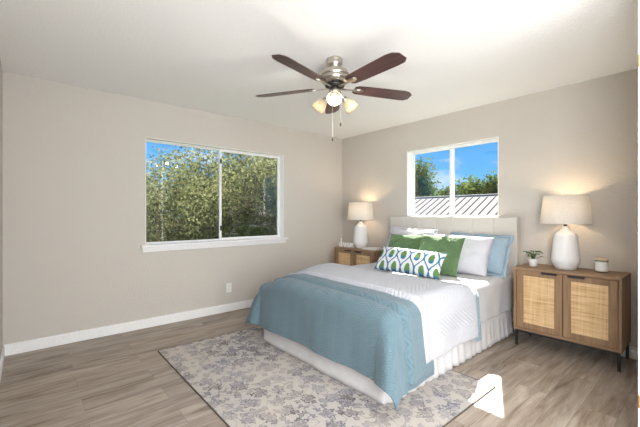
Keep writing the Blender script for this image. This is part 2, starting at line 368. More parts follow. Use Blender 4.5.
def mat_glass(name, tint=(1, 1, 1), f0=0.04):
    m, nt, b = nmat(name); nt.nodes.remove(b); out = nt.nodes['Material Output']
    t = N(nt, 'ShaderNodeBsdfTransparent'); t.inputs[0].default_value = (*tint, 1)
    g = N(nt, 'ShaderNodeBsdfGlossy'); g.inputs['Roughness'].default_value = 0.0
    ge = N(nt, 'ShaderNodeNewGeometry'); dt = N(nt, 'ShaderNodeVectorMath', operation='DOT_PRODUCT')
    L(nt, ge.outputs['Normal'], dt.inputs[0]); L(nt, ge.outputs['Incoming'], dt.inputs[1])
    c = math_n(nt, 'SUBTRACT', 1.0, math_n(nt, 'ABSOLUTE', dt.outputs['Value']))
    f = math_n(nt, 'MULTIPLY_ADD', math_n(nt, 'POWER', c, 5.0), 1.0-f0, f0)      # reflectance of a glass face, the same from both sides
    mx = N(nt, 'ShaderNodeMixShader'); L(nt, f, mx.inputs[0]); L(nt, t.outputs[0], mx.inputs[1]); L(nt, g.outputs[0], mx.inputs[2])
    L(nt, mx.outputs[0], out.inputs[0]); return m
M['glass'] = mat_glass('window_glass', (0.985, 0.99, 0.985), 0.04)
M['jar'] = mat_glass('candle_jar_glass', (0.93, 0.93, 0.92), 0.04)

def mat_leaf(name, cols, trans=0.35, scale=0.9):
    m, nt, b = nmat(name); nt.nodes.remove(b); out = nt.nodes['Material Output']
    tc = N(nt, 'ShaderNodeTexCoord'); nz = N(nt, 'ShaderNodeTexNoise', Scale=scale, Detail=2.0); L(nt, tc.outputs['Object'], nz.inputs['Vector'])
    n2 = N(nt, 'ShaderNodeTexNoise', Scale=14.0, Detail=2.0); L(nt, tc.outputs['Object'], n2.inputs['Vector'])
    f = math_n(nt, 'ADD', math_n(nt, 'MULTIPLY', nz.outputs['Fac'], 0.5), math_n(nt, 'MULTIPLY', n2.outputs['Fac'], 0.5))
    c = ramp(nt, f, [(0.35, cols[0]), (0.5, cols[1]), (0.65, cols[2])])
    d = N(nt, 'ShaderNodeBsdfDiffuse'); t = N(nt, 'ShaderNodeBsdfTranslucent'); mx = N(nt, 'ShaderNodeMixShader'); mx.inputs[0].default_value = trans
    L(nt, c, d.inputs[0]); L(nt, c, t.inputs[0]); L(nt, d.outputs[0], mx.inputs[1]); L(nt, t.outputs[0], mx.inputs[2]); L(nt, mx.outputs[0], out.inputs[0])
    return m
M['leaf_oak'] = mat_leaf('oak_leaves', [(0.068, 0.078, 0.034), (0.16, 0.175, 0.08), (0.33, 0.33, 0.175)], 0.4)
M['leaf_far'] = mat_leaf('distant_leaves', [(0.05, 0.085, 0.02), (0.12, 0.17, 0.045), (0.25, 0.29, 0.10)], 0.3, 1.2)
M['leaf_pot'] = mat_leaf('houseplant_leaves', [(0.03, 0.09, 0.02), (0.06, 0.16, 0.035), (0.12, 0.26, 0.07)], 0.25, 20)
M['bark'] = plain('grey_bark', (0.085, 0.07, 0.055), 0.95, noise_scale=18, noise_amt=0.4)
M['grass'] = plain('dry_grass', (0.10, 0.13, 0.04), 0.95, noise_scale=2, noise_amt=0.4)
M['roof_metal'] = plain('white_metal_roofing', (0.27, 0.27, 0.265), 0.9, spec=0.05)
M['roof_rib'] = plain('roof_rib_metal', (0.16, 0.135, 0.115), 0.9, spec=0.05)

# ================================================================== mesh helpers
def obj(name, bm, mat, parent=None, smooth=False, loc=None, bevel=0.0):
    me = bpy.data.meshes.new(name); bm.normal_update(); bm.to_mesh(me); bm.free()
    o = bpy.data.objects.new(name, me); COL.objects.link(o)
    if mat: me.materials.append(mat)
    if smooth:
        for p in me.polygons: p.use_smooth = True
    if parent: o.parent = parent
    if loc: o.location = loc
    if bevel:
        b = o.modifiers.new('bevel', 'BEVEL'); b.width = bevel; b.segments = 2; b.limit_method = 'ANGLE'
    return o
def tag(o, label=None, cat=None, group=None, kind=None):
    if label: o['label'] = label
    if cat: o['category'] = cat
    if group: o['group'] = group
    if kind: o['kind'] = kind
    return o
def thing(name, label, cat, loc=(0, 0, 0), rotz=0, group=None):
    o = bpy.data.objects.new(name, None); COL.objects.link(o); o.empty_display_size = 0.1
    o.location = loc; o.rotation_euler = (0, 0, rotz)
    return tag(o, label, cat, group)
def structure(o): o['kind'] = 'structure'; return o
def copy_tree(o, parent=None):
    c = o.copy(); COL.objects.link(c)
    if parent: c.parent = parent; c.matrix_parent_inverse = o.matrix_parent_inverse
    for ch in list(o.children): copy_tree(ch, c)
    return c
def box(bm, x0, x1, y0, y1, z0, z1):
    v = [bm.verts.new(p) for p in ((x0, y0, z0), (x1, y0, z0), (x1, y1, z0), (x0, y1, z0), (x0, y0, z1), (x1, y0, z1), (x1, y1, z1), (x0, y1, z1))]
    for f in ((0, 3, 2, 1), (4, 5, 6, 7), (0, 1, 5, 4), (1, 2, 6, 5), (2, 3, 7, 6), (3, 0, 4, 7)): bm.faces.new([v[i] for i in f])
    return bm
def B(*boxes):
    bm = bmesh.new()
    for b in boxes: box(bm, *b)
    return bm
def lathe(bm, prof, seg=40, M4=None):
    rings = []
    for r, z in prof:
        if r < 1e-6: rings.append([bm.verts.new((0, 0, z))])
        else: rings.append([bm.verts.new((r*math.cos(2*PI*k/seg), r*math.sin(2*PI*k/seg), z)) for k in range(seg)])
    for a, b in zip(rings, rings[1:]):
        for k in range(seg):
            k2 = (k+1) % seg
            if len(a) == 1 and len(b) == 1: continue
            if len(a) == 1: bm.faces.new((a[0], b[k2], b[k]))
            elif len(b) == 1: bm.faces.new((a[k], a[k2], b[0]))
            else: bm.faces.new((a[k], a[k2], b[k2], b[k]))
    if M4 is not None:
        for r in rings:
            for v in r: v.co = M4 @ v.co
    bmesh.ops.recalc_face_normals(bm, faces=bm.faces[:])
    return bm
def tube(bm, pts, rad, seg=8):
    pts = [Vector(p) for p in pts]; n = len(pts)
    if not hasattr(rad, '__len__'): rad = [rad]*n
    rings = []; up = Vector((0, 0, 1))
    t0 = (pts[1]-pts[0]).normalized()
    nrm = t0.orthogonal().normalized()
    for i, p in enumerate(pts):
        t = (pts[min(i+1, n-1)]-pts[max(i-1, 0)])
        t = t.normalized() if t.length > 1e-9 else t0
        nrm = (nrm - t*nrm.dot(t))
        nrm = nrm.normalized() if nrm.length > 1e-6 else t.orthogonal().normalized()
        bi = t.cross(nrm)
        rings.append([bm.verts.new(p + (nrm*math.cos(2*PI*k/seg) + bi*math.sin(2*PI*k/seg))*rad[i]) for k in range(seg)])
    for a, b in zip(rings, rings[1:]):
        for k in range(seg): bm.faces.new((a[k], a[(k+1) % seg], b[(k+1) % seg], b[k]))
    bm.faces.new(rings[0][::-1]); bm.faces.new(rings[-1])
    return bm
def catmull(pts, n=6):
    P = [Vector(p) for p in pts]; P = [P[0]*2-P[1]] + P + [P[-1]*2-P[-2]]; out = []
    for i in range(1, len(P)-2):
        for k in range(n):
            t = k/n; a, b, c, d = P[i-1], P[i], P[i+1], P[i+2]
            out.append(0.5*((2*b)+(c-a)*t+(2*a-5*b+4*c-d)*t*t+(3*b-a-3*c+d)*t**3))
    out.append(P[-2]); return out
def poly_prism(bm, outline, z0, z1):
    lo = [bm.verts.new((x, y, z0)) for x, y in outline]; hi = [bm.verts.new((x, y, z1)) for x, y in outline]
    n = len(outline)
    bm.faces.new(lo[::-1]); bm.faces.new(hi)
    for k in range(n): bm.faces.new((lo[k], lo[(k+1) % n], hi[(k+1) % n], hi[k]))
    bmesh.ops.recalc_face_normals(bm, faces=bm.faces[:])
    return bm
def grid_obj(name, nu, nv, fn, mat, parent=None, thick=0.0, uvs=None, offset=1.0, flip=False):
    """fn(i/nu, j/nv) -> (co, uv)"""
    vs_, us = [], []
    for j in range(nv+1):
        for i in range(nu+1):
            c, t = fn(i/nu, j/nv); vs_.append(tuple(c)); us.append(t)
    fs = []
    for j in range(nv):
        for i in range(nu):
            a = j*(nu+1)+i; f = (a, a+1, a+nu+2, a+nu+1)
            fs.append(f[::-1] if flip else f)
    me = bpy.data.meshes.new(name); me.from_pydata(vs_, [], fs); me.update()
    uvl = me.uv_layers.new(name='UVMap')
    for l in me.loops: uvl.data[l.index].uv = us[l.vertex_index]
    for p in me.polygons: p.use_smooth = True
    me.materials.append(mat)
    o = bpy.data.objects.new(name, me); COL.objects.link(o)
    if parent: o.parent = parent
    if thick:
        s = o.modifiers.new('thickness', 'SOLIDIFY'); s.thickness = thick; s.offset = offset
    return o

# ================================================================== ROOM SHELL
H = 2.47; XR = 3.79; YB = -4.1; XH = 5.4; WT = 0.15
structure(obj('floor', B((-WT, XH+0.1, YB-0.1, WT, -0.12, 0)), M['floor']))
structure(obj('ceiling', B((-WT, XH+0.1, YB-0.1, WT, H, H+0.12)), M['ceiling']))
# left wall with its window opening  (y -2.96..-1.17, z .90..2.03)
LY0, LY1, LZ0, LZ1 = -2.965, -1.165, 0.895, 2.066
structure(obj('wall_left', B((-WT, 0, YB-0.1, LY0, 0, H), (-WT, 0, LY1, WT, 0, H), (-WT, 0, LY0, LY1, 0, LZ0), (-WT, 0, LY0, LY1, LZ1, H)), M['wall']))
FX0, FX1, FZ0, FZ1 = 1.27, 2.46, 1.185, 2.085
structure(obj('wall_far', B((0, FX0, 0, WT, 0, H), (FX1, XH, 0, WT, 0, H), (FX0, FX1, 0, WT, 0, FZ0), (FX0, FX1, 0, WT, FZ1, H)), M['wall']))
structure(obj('wall_back', B((0, XH, YB-0.1, YB, 0, H)), M['wall']))
structure(obj('wall_right', B((XR+0.012, XR+0.11, -1.62, 0, 0, H)), M['wall']))
structure(obj('wall_hall', B((XH, XH+0.1, YB-0.1, WT, 0, H)), M['wall']))
# white door jamb that ends the right wall, with its two hinge pins
tr = structure(obj('trim_1', B((XR, XR+0.125, -1.64, -1.62, 0, H), (XR-0.012, XR+0.012, -1.64, -1.585, 0, H)), M['white_trim'], bevel=0.003))
for z in (0.315, 1.99):
    bm = bmesh.new(); tube(bm, [(XR-0.006, -1.645, z-0.03), (XR-0.006, -1.645, z+0.03)], 0.006, 10)
    obj('hinge', bm, M['brass'], tr)
# baseboards with a small eased top
def baseboard(name, boxes):
    structure(obj(name, B(*boxes), M['white_trim'], bevel=0.004))
bh = 0.088
baseboard('baseboard_left', [(0, 0.014, YB, 0, 0, bh), (0, 0.008, YB, 0, bh, bh+0.012)])
baseboard('baseboard_far', [(0.014, XR, -0.014, 0, 0, bh), (0.014, XR, -0.008, 0, bh, bh+0.012)])
baseboard('baseboard_back', [(0.014, XH, YB, YB+0.014, 0, bh), (0.014, XH, YB, YB+0.008, bh, bh+0.012)])
baseboard('baseboard_right', [(XR-0.002, XR+0.012, -1.58, -0.014, 0, bh)])

# ------------------------------------------------------------------ windows
def frame_boxes(axis, a0, a1, z0, z1, d0, d1, w):
    """a rectangular ring of width w; axis 'y' => runs along y, depth in x; axis 'x' => along x, depth in y"""
    r = [(a0, a1, z0, z0+w), (a0, a1, z1-w, z1), (a0, a0+w, z0+w, z1-w), (a1-w, a1, z0+w, z1-w)]
    return [((d0, d1, p, q, s, t) if axis == 'y' else (p, q, d0, d1, s, t)) for p, q, s, t in r]
def window(name, axis, a0, a1, z0, z1, din, dout, sign, fw=0.026, ws_=(0.026, 0.030)):
    # the unit sits towards the outer face of the wall
    root = bpy.data.objects.new(name, None); COL.objects.link(root); structure(root)
    lo, hi = sorted((din, dout))
    obj('window_frame', B(*frame_boxes(axis, a0, a1, z0, z1, lo, hi, fw)), M['vinyl'], root, bevel=0.002)
    mid = (a0+a1)/2
    t = (hi-lo)
    inner = (din, din+sign*t*0.42); outer = (din+sign*t*0.5, din+sign*t*0.92)
    for (p, q, d, w) in ((a0+fw-0.004, mid+0.018, outer, ws_[0]), (mid-0.018, a1-fw+0.004, inner, ws_[1])):
        l2, h2 = sorted(d)
        s = obj('sash', B(*frame_boxes(axis, p, q, z0+fw-0.004, z1-fw+0.004, l2, h2, w)), M['vinyl'], root, bevel=0.002)
        c = (l2+h2)/2
        bx = (c-0.002, c+0.002, p+w-0.004, q-w+0.004, z0+fw+w-0.008, z1-fw-w+0.008) if axis == 'y' else (p+w-0.004, q-w+0.004, c-0.002, c+0.002, z0+fw+w-0.008, z1-fw-w+0.008)
        g = obj('glass_pane', B(bx), M['glass'], s)
    for z in (z0+0.16, z1-0.16):
        l2, h2 = sorted((din-sign*0.012, din))
        bx = (l2, h2, mid-0.014, mid+0.004, z-0.03, z+0.03) if axis == 'y' else (mid-0.008, mid+0.008, l2, h2, z-0.02, z+0.02)
        if axis == 'y': obj('latch', B(bx), M['dark_plastic'], root)
    return root
window('window_1', 'y', LY0, LY1, LZ0, LZ1, -0.085, -0.147, -1, 0.014, (0.012, 0.026))
window('window_2', 'x', FX0, FX1, FZ0, FZ1, 0.075, 0.145, 1, 0.018, (0.020, 0.022))
# stool and apron under the left window
structure(obj('trim_2', B((-0.07, 0.05, LY0-0.05, LY1+0.05, LZ0-0.022, LZ0+0.004), (0, 0.022, LY0-0.035, LY1+0.035, LZ0-0.055, LZ0-0.022), (0, 0.013, LY0-0.03, LY1+0.03, LZ0-0.075, LZ0-0.055)), M['white_trim'], bevel=0.004))
# white painted liner of the headboard window's opening
structure(obj('trim_3', B((FX0-0.001, FX0+0.006, -0.004, 0.075, FZ0, FZ1), (FX1-0.006, FX1+0.001, -0.004, 0.075, FZ0, FZ1), (FX0-0.001, FX1+0.001, -0.004, 0.075, FZ1-0.006, FZ1+0.001), (FX0-0.001, FX1+0.001, -0.012, 0.075, FZ0-0.004, FZ0+0.014)), M['white_trim'], bevel=0.002))
structure(obj('lit_reveal_liner', B((-0.085, 0.003, LY0-0.001, LY0+0.005, LZ0, LZ1), (-0.085, 0.003, LY1-0.005, LY1+0.001, LZ0, LZ1), (-0.085, 0.003, LY0, LY1, LZ1-0.005, LZ1+0.001)), M['white_trim'], bevel=0.001))  # added liner; its white stands in for light on the drywall reveal
# unseen eave added outside the left wall to keep sun off its window
structure(obj('sun_block_eave', B((-0.75, -WT, YB-0.4, 0.35, 2.5, 2.62), (-0.78, -0.75, YB-0.4, 0.35, 2.46, 2.66)), M['exterior']))

# ================================================================== OUTSIDE
GZ = -3.0
bm = bmesh.new(); bmesh.ops.create_grid(bm, x_segments=8, y_segments=8, size=60); 
for v in bm.verts: v.co.z = GZ + 0.15*mnoise.noise(v.co*0.08)
structure(obj('ground', bm, M['grass']))
def house():
    root = thing('neighbouring_house', 'house with white ribbed metal roof seen through the headboard window', 'house', (-3.0, 8.0, GZ))
    yr, zr, s = 10.0-8.0, 1.98-GZ, 0.48
    x0, x1, run = -5.0, 9.0, 4.0
    bm = bmesh.new(); t = 0.06
    vs_ = [(yr-run, zr-s*run), (yr, zr), (yr+run, zr-s*run), (yr+run, zr-s*run-t), (yr, zr-t), (yr-run, zr-s*run-t)]
    a = [bm.verts.new((x0, y, z)) for y, z in vs_]; b = [bm.verts.new((x1, y, z)) for y, z in vs_]
    for k in range(6): bm.faces.new((a[k], a[(k+1) % 6], b[(k+1) % 6], b[k]))
    for q in (a, b): bm.faces.new((q[0], q[1], q[4], q[5])); bm.faces.new((q[1], q[2], q[3], q[4]))
    bmesh.ops.recalc_face_normals(bm, faces=bm.faces[:])
    rf = obj('roof', bm, M['roof_metal'], root)
    bm = bmesh.new(); x = x0+0.1
    while x < x1:
        v = []
        for (yy, zz) in ((yr-run, zr-s*run), (yr-0.16, zr-s*0.16)):
            for dx, dz in ((-0.019, 0.004), (0.019, 0.004), (0.014, 0.03), (-0.014, 0.03)): v.append(bm.verts.new((x+dx, yy, zz+dz)))
        for f in ((0, 1, 5, 4), (1, 2, 6, 5), (2, 3, 7, 6), (3, 0, 4, 7), (0, 3, 2, 1), (4, 5, 6, 7)): bm.faces.new([v[i] for i in f])
        x += 0.30
    obj('seam_ribs', bm, M['roof_rib'], rf)
    bm = bmesh.new(); tube(bm, [(x0, yr, zr-0.045), (x1, yr, zr-0.045)], 0.085, 12)
    obj('ridge_cap', bm, M['roof_metal'], root, True)
    obj('wall', B((x0+0.3, x1-0.3, yr-run+0.4, yr+run-0.4, 0, zr-s*run+0.15)), M['house_wall'], root)
    return root
house()
bm = bmesh.new()
pts = [Vector((-26+44*t, 12.2+1.5*t, 4.6+3.4*(t-0.45)**2*0.9+0.5*t)) for t in [i/24 for i in range(25)]]
tube(bm, pts, 0.012, 6)
tag(obj('overhead_cable', bm, M['cable']), 'thin dark overhead cable crossing the sky above the white roof', 'cable')

def leaves_mesh(rng, blobs, n, size, name, mat, parent, shell=0.35, clump=0.0):
    """loose leaf quads spread through ellipsoid blobs"""
    w = np.array([b[3]*b[4]*b[5] for b in blobs])**0.75; w = w/w.sum()
    idx = rng.choice(len(blobs), n, p=w); bl = np.array(blobs)[idx]
    if clump:
        nc = max(10, n//45)
        cd = rng.normal(size=(nc, 3)); cd /= np.linalg.norm(cd, axis=1)[:, None]
        cr = (shell+(1-shell)*rng.random(nc))[:, None]
        cb = np.array(blobs)[rng.choice(len(blobs), nc, p=w)]
        cc = cb[:, :3]+cd*cr*cb[:, 3:6]
        c = cc[rng.integers(0, nc, n)] + rng.normal(size=(n, 3))*clump
    else:
        d = rng.normal(size=(n, 3)); d /= np.linalg.norm(d, axis=1)[:, None]
        r = (shell+(1-shell)*rng.random(n)**0.6)[:, None]
        c = bl[:, :3]+d*r*bl[:, 3:6]
    a = rng.normal(size=(n, 3)); a /= np.linalg.norm(a, axis=1)[:, None]
    b = rng.normal(size=(n, 3)); b -= a*(a*b).sum(1)[:, None]; b /= np.linalg.norm(b, axis=1)[:, None]
    nn = np.cross(a, b)
    s = size*(0.6+0.8*rng.random(n))[:, None]
    v = np.empty((n, 4, 3))
    v[:, 0] = c-a*s; v[:, 1] = c+b*s*0.5+nn*s*0.18; v[:, 2] = c+a*s; v[:, 3] = c-b*s*0.5+nn*s*0.18
    me = bpy.data.meshes.new(name)
    me.vertices.add(n*4); me.vertices.foreach_set('co', v.reshape(-1))
    me.loops.add(n*4); me.loops.foreach_set('vertex_index', np.arange(n*4))
    me.polygons.add(n); me.polygons.foreach_set('loop_start', np.arange(n)*4)
    me.update(calc_edges=True); me.materials.append(mat)
    o = bpy.data.objects.new(name, me); COL.objects.link(o); o.parent = parent
    return o
def tree(label, loc, blobs, n, size, mat, seed, trunk_r=0.16, clump=0.0, nbr=9, group=None):
    rng = np.random.default_rng(seed); rnd = random.Random(seed)
    root = thing('tree', label, 'tree', loc, 0, group)
    bm = bmesh.new()
    top = np.mean([b[:3] for b in blobs], axis=0)
    base = Vector((0, 0, -0.1)); fork = Vector(top)*0.75 if top[2] > 1 else Vector(top)
    fork = Vector((top[0]*0.8, top[1]*0.8, top[2]*0.62))
    tube(bm, catmull([base, fork*0.5+Vector((rnd.uniform(-.2, .2), rnd.uniform(-.2, .2), 0)), fork], 5), list(np.linspace(trunk_r, trunk_r*0.62, 11)), 9)
    obj('trunk', bm, M['bark'], root, True)
    bm = bmesh.new()
    for k in range(nbr):
        b = blobs[k % len(blobs)]
        d = Vector((rnd.gauss(0, 1), rnd.gauss(0, 1), rnd.gauss(0.2, 0.7))).normalized()
        tgt = Vector((b[0]+d.x*b[3]*0.85, b[1]+d.y*b[4]*0.85, b[2]+d.z*b[5]*0.85))
        midp = fork.lerp(tgt, 0.5)+Vector((rnd.uniform(-.4, .4), rnd.uniform(-.4, .4), rnd.uniform(-0.1, .5)))
        path = catmull([fork, midp, tgt], 6)
        tube(bm, path, list(np.linspace(trunk_r*0.42, 0.012, len(path))), 6)
        for q in range(3):
            st = path[rnd.randrange(4, len(path)-1)]
            e2 = st+Vector((rnd.gauss(0, .7), rnd.gauss(0, .7), rnd.gauss(.1, .5)))
            p2 = catmull([st, st.lerp(e2, .5)+Vector((0, 0, rnd.uniform(-.1, .2))), e2], 4)
            tube(bm, p2, list(np.linspace(trunk_r*0.16, 0.006, len(p2))), 5)
    obj('branches', bm, M['bark'], root, True)
    leaves_mesh(rng, blobs, n, size, 'foliage', mat, root, clump=clump)
    return root
gz = -GZ
# seen through the left window
tree('broad oak filling most of the left window, nearest the glass', (-6.3, -0.6, GZ), [(0, 0, gz+1.3, 1.9, 2.0, 1.7), (-0.6, 1.4, gz+0.9, 1.5, 1.5, 1.5), (0.2, -1.2, gz+0.4, 1.4, 1.3, 1.3)], 24000, 0.045, M['leaf_oak'], 3, 0.2, clump=0.17, nbr=14)
tree('oak with dense crown behind the right pane of the left window', (-5.4, 2.6, GZ), [(0, 0, gz+1.4, 1.9, 1.9, 2.3), (-0.8, 1.0, gz+1.5, 1.7, 1.7, 2.2), (0.3, -0.9, gz+0.3, 1.4, 1.3, 1.5)], 40000, 0.045, M['leaf_oak'], 5, 0.2, clump=0.22, nbr=12)
tree('taller oak further back beyond the middle of the left window', (-11.0, 2.2, GZ), [(0, 0, gz+1.6, 3.0, 2.6, 2.6), (-0.5, 2.6, gz+2.2, 2.8, 2.6, 3.0)], 30000, 0.07, M['leaf_oak'], 8, 0.26, clump=0.35, nbr=12)
tree('lower oak at far left of the left window, sky above it', (-10.5, -1.6, GZ), [(0, 0, gz+0.9, 2.6, 2.2, 2.1)], 14000, 0.06, M['leaf_oak'], 11, 0.2, clump=0.3, nbr=8)
# seen through the headboard window
tree('tall feathery tree at left edge of the headboard window', (-8.4, 15.6, GZ), [(-0.7, 0.2, gz+2.3, 1.2, 1.3, 2.4), (0.3, 0.4, gz+1.0, 1.2, 1.0, 1.3)], 17000, 0.085, M['leaf_far'], 21, 0.16, clump=0.28, nbr=9)
far = [(-10.9, 18.0, 2.0, 1.3, 'rounded green tree just right of the tall feathery one'), (-9.3, 19.6, 2.1, 1.3, 'bushy green tree behind the mullion of the headboard window'),
       (-7.3, 20.4, 3.0, 1.6, 'green tree rising highest behind the right pane of the headboard window'), (-4.9, 20.8, 3.0, 1.5, 'broad green tree at right edge of the headboard window'),
       (-13.2, 19.5, 2.2, 1.4, 'green tree farthest left behind the white roof')]
for k, (x, y, zt, r, lab) in enumerate(far):
    tree(lab, (x, y, GZ), [(0, 0, gz+zt-0.5, r*1.1, r, 1.6), (0.3, -0.3, gz+zt-2.0, r*1.2, r, 1.5)], 6500, 0.12, M['leaf_far'], 40+k, 0.15, clump=0.24, nbr=6, group='trees beyond the white roof')

# ================================================================== RUG
RT = 0.009
rug = tag(obj('area_rug', B((0.77, 3.0, -3.045, -1.40, 0.0005, RT)), M['rug'], bevel=0.003), 'large faded grey floral area rug lying under the foot of the bed', 'rug')
obj('binding', B((0.766, 3.004, -3.049, -3.043, 0.0005, RT+0.001), (0.766, 3.004, -1.402, -1.396, 0.0005, RT+0.001), (0.766, 0.772, -3.043, -1.402, 0.0005, RT+0.001), (2.998, 3.004, -3.043, -1.402, 0.0005, RT+0.001)), M['rug_edge'], rug, bevel=0.002)

# ================================================================== BED
BX0, BX1, BY0, BY1, BZ = 1.115, 2.665, -2.19, -0.125, 0.61
bed = thing('bed', 'queen bed with oatmeal channelled headboard, white sheet and gathered white skirt', 'bed', (1.89, -1.15, 0))
def world_child(o):      # geometry given in world coordinates, parented to a rootless place
    o.matrix_parent_inverse = Matrix.Translation(o.parent.location).inverted() if o.parent else Matrix()
    return o
# headboard: seven upholstered channels
bm = bmesh.new()
hx0, hx1 = 1.07, 2.69; npan = 7; pw = (hx1-hx0)/npan
def channel(bm, x0, x1, y0, y1, z0, z1, round_=0.012):
    prof = [(x0, y0+0.006), (x0+round_*0.3, y0+0.002), (x0+round_, y0)] + [(x1-round_, y0), (x1-round_*0.3, y0+0.002), (x1, y0+0.006)]
    lo = [bm.verts.new((x, y, z0)) for x, y in prof]; hi = [bm.verts.new((x, y, z1-0.012)) for x, y in prof]
    h2 = [bm.verts.new((x, y+0.006, z1-0.003)) for x, y in prof]; h3 = [bm.verts.new((x, y0+0.025, z1)) for x, y in prof]
    bk = [bm.verts.new((x0, y1, z1)), bm.verts.new((x1, y1, z1))]
    for A_, B_ in ((lo, hi), (hi, h2), (h2, h3)):
        for k in range(len(prof)-1): bm.faces.new((A_[k], A_[k+1], B_[k+1], B_[k]))
    bm.faces.new(h3 + [bk[1], bk[0]])
for k in range(npan): channel(bm, hx0+k*pw, hx0+(k+1)*pw, BY1+0.005, -0.03, 0.25, 1.20)
box(bm, hx0, hx1, BY1+0.012, -0.025, 0.12, 1.198)
bmesh.ops.recalc_face_normals(bm, faces=bm.faces[:])
world_child(obj('headboard', bm, M['headboard'], bed, False))
for x in (hx0+0.06, hx1-0.12):
    world_child(obj('leg', B((x, x+0.06, -0.09, -0.03, 0.0, 0.12)), M['black_metal'], bed))
# box spring hidden by the skirt, mattress in its white sheet
world_child(obj('box_base', B((BX0+0.03, BX1-0.03, BY0+0.04, BY1, 0.10, 0.30)), M['skirt'], bed))
def mattress():
    nx, ny = 60, 70
    def fn(u, v):
        # unrolled top plus sides (left, right, foot handled by drape below)
        pass
def ss(t): t = max(0, min(1, t)); return t*t*(3-2*t)
def sag_at(x, y):           # the soft mattress edge gives way at the two foot corners
    return 0.085*ss((BX0+0.34-x)/0.34)*ss((-1.45-y)/0.55) + 0.02*ss((x-BX1+0.25)/0.25)*ss((-1.6-y)/0.5)
def drape(name, x0, x1, yh, yf, dl, dr, df, zt, rad, flare, corner, mat, parent=None, thick=0.01, seed=0, amp=0.008, topamp=0.004, nu=150, nv=110, foot=True, kfold=22, headlift=None, lflare=0.0, taillift=None, edge=0.0):
    """cloth laid over a box top: yh may be a function of x (head edge); overhangs dl/dr at the sides, df at the foot"""
    yhf = yh if callable(yh) else (lambda a: yh)
    A0, A1 = x0-dl, x1+dr; off = seed*13.7
    def fn(u, v):
        a = A0+(A1-A0)*u
        y_h = yhf(min(max(a, x0), x1)); b0 = yf-df if foot else (yf(min(max(a, x0), x1)) if callable(yf) else yf)
        b = y_h+(b0-y_h)*v
        p = a-x1 if a > x1 else (a-x0 if a < x0 else 0.0)
        q = (b-yf) if (foot and b < yf) else 0.0
        r = (abs(p)**5+abs(q)**5)**(1/5); hyp = math.hypot(p, q)
        bx, by = min(max(a, x0), x1), max(b, yf) if foot else b
        nz = mnoise.noise(Vector((a*2.2+off, b*2.2, 0.3)))*topamp + mnoise.noise(Vector((a*6+off, b*6, 1.3)))*topamp*0.5
        if headlift:
            dh = abs(b-y_h); nz += headlift[0]*math.exp(-(dh/headlift[1])**2)
        nz -= sag_at(bx, by)
        tl = 0.0
        if taillift:
            dt_ = abs(b-b0); tl = taillift[0]*math.exp(-((dt_-taillift[1])/taillift[1])**2) - taillift[2]*(1-ss(dt_/0.022))
            nz += tl
        if r < 1e-7:
            return (bx, by, zt+nz), (a, b)
        n = Vector((p/hyp, q/hyp)); sc2 = 2*abs(n.x*n.y)
        arc = rad*PI/2
        if r < arc:
            th = r/rad; out = rad*math.sin(th); dn = rad*(1-math.cos(th)); e = 0
        else:
            e = r-arc; fl = flare+corner*sc2+(lflare*(n.x**2) if p < 0 else 0)
            out = rad+fl*e; dn = rad+e*math.sqrt(max(0.05, 1-fl*fl))
        per = (b if abs(p) > abs(q) else a)
        ang = math.atan2(n.y, n.x)
        w = amp*ss(e/0.25)*(math.sin(kfold*per+off+2.0*mnoise.noise(Vector((per*3, off, 0))))+0.6*math.sin(kfold*0.43*per+1.3+off))*(1-0.7*sc2)
        w += amp*1.6*ss(e/0.2)*sc2*math.sin(ang*7+off)
        w += tl*ss(r/0.1)
        out = max(out+w, rad*min(1, r/arc)*0.97)
        z = zt-dn+nz*(1-ss(r/0.35))
        return (bx+n.x*out, by+n.y*out, z), (a, b)
    o = grid_obj(name, nu, nv, fn, mat, parent, thick, flip=True)
    return o
# mattress in its fitted sheet: rounded slab with a rippled side
mt = drape('mattress', BX0+0.05, BX1-0.05, BY1, BY0+0.05, 0.36, 0.36, 0.36, BZ, 0.05, 0.012, 0.0, M['sheet'], bed, 0.0, 1, 0.006, 0.003, 120, 120)
world_child(mt); tag(mt, 'mattress in a white sheet')
# gathered skirt
bm = bmesh.new()
path = []
sx0, sx1, sy0 = BX0+0.015, BX1-0.012, BY0+0.015
def seg(p, q, n):
    for k in range(n):
        t = k/n; path.append((Vector(p).lerp(Vector(q), t)))
rc = 0.06
seg((sx0, BY1-0.02), (sx0, sy0+rc), 120)
for k in range(8): path.append(Vector((sx0+rc-rc*math.cos(PI/2*k/8), sy0+rc-rc*math.sin(PI/2*k/8))))
seg((sx0+rc, sy0), (sx1-rc, sy0), 110)
for k in range(8): path.append(Vector((sx1-rc+rc*math.sin(PI/2*k/8), sy0+rc-rc*math.cos(PI/2*k/8))))
seg((sx1, sy0+rc), (sx1, BY1-0.02), 130); path.append(Vector((sx1, BY1-0.02)))
npth = len(path); s_acc = 0.0
rows = 8; grid = []
for i, p in enumerate(path):
    t = path[min(i+1, npth-1)]-path[max(i-1, 0)]; t.normalize(); nrm = Vector((t.y, -t.x))
    nrm = Vector((t.y, -t.x)) if (p.x-1.89)*t.y+(p.y+1.15)*-t.x > 0 else Vector((-t.y, t.x))
    if i: s_acc += (path[i]-path[i-1]).length
    side = p.x > sx1-0.02
    pleat = abs(math.fmod(s_acc+0.03, 0.38)-0.19)
    w = (0.006 if side else 0.0025)*math.sin(s_acc*(62 if side else 20)+2*mnoise.noise(Vector((s_acc*4, 0, 0)))) + (0.012*math.exp(-(pleat/0.02)**2)*-1 if side else 0.004*math.sin(s_acc*9))
    colv = []
    for j in range(rows+1):
        h = j/rows; z = 0.285+(RT+0.003-0.285)*h
        o_ = -0.004+(0.016 if side else 0.03)*h + w*h*1.1
        colv.append(bm.verts.new((p.x+nrm.x*o_, p.y+nrm.y*o_, z)))
    grid.append(colv)
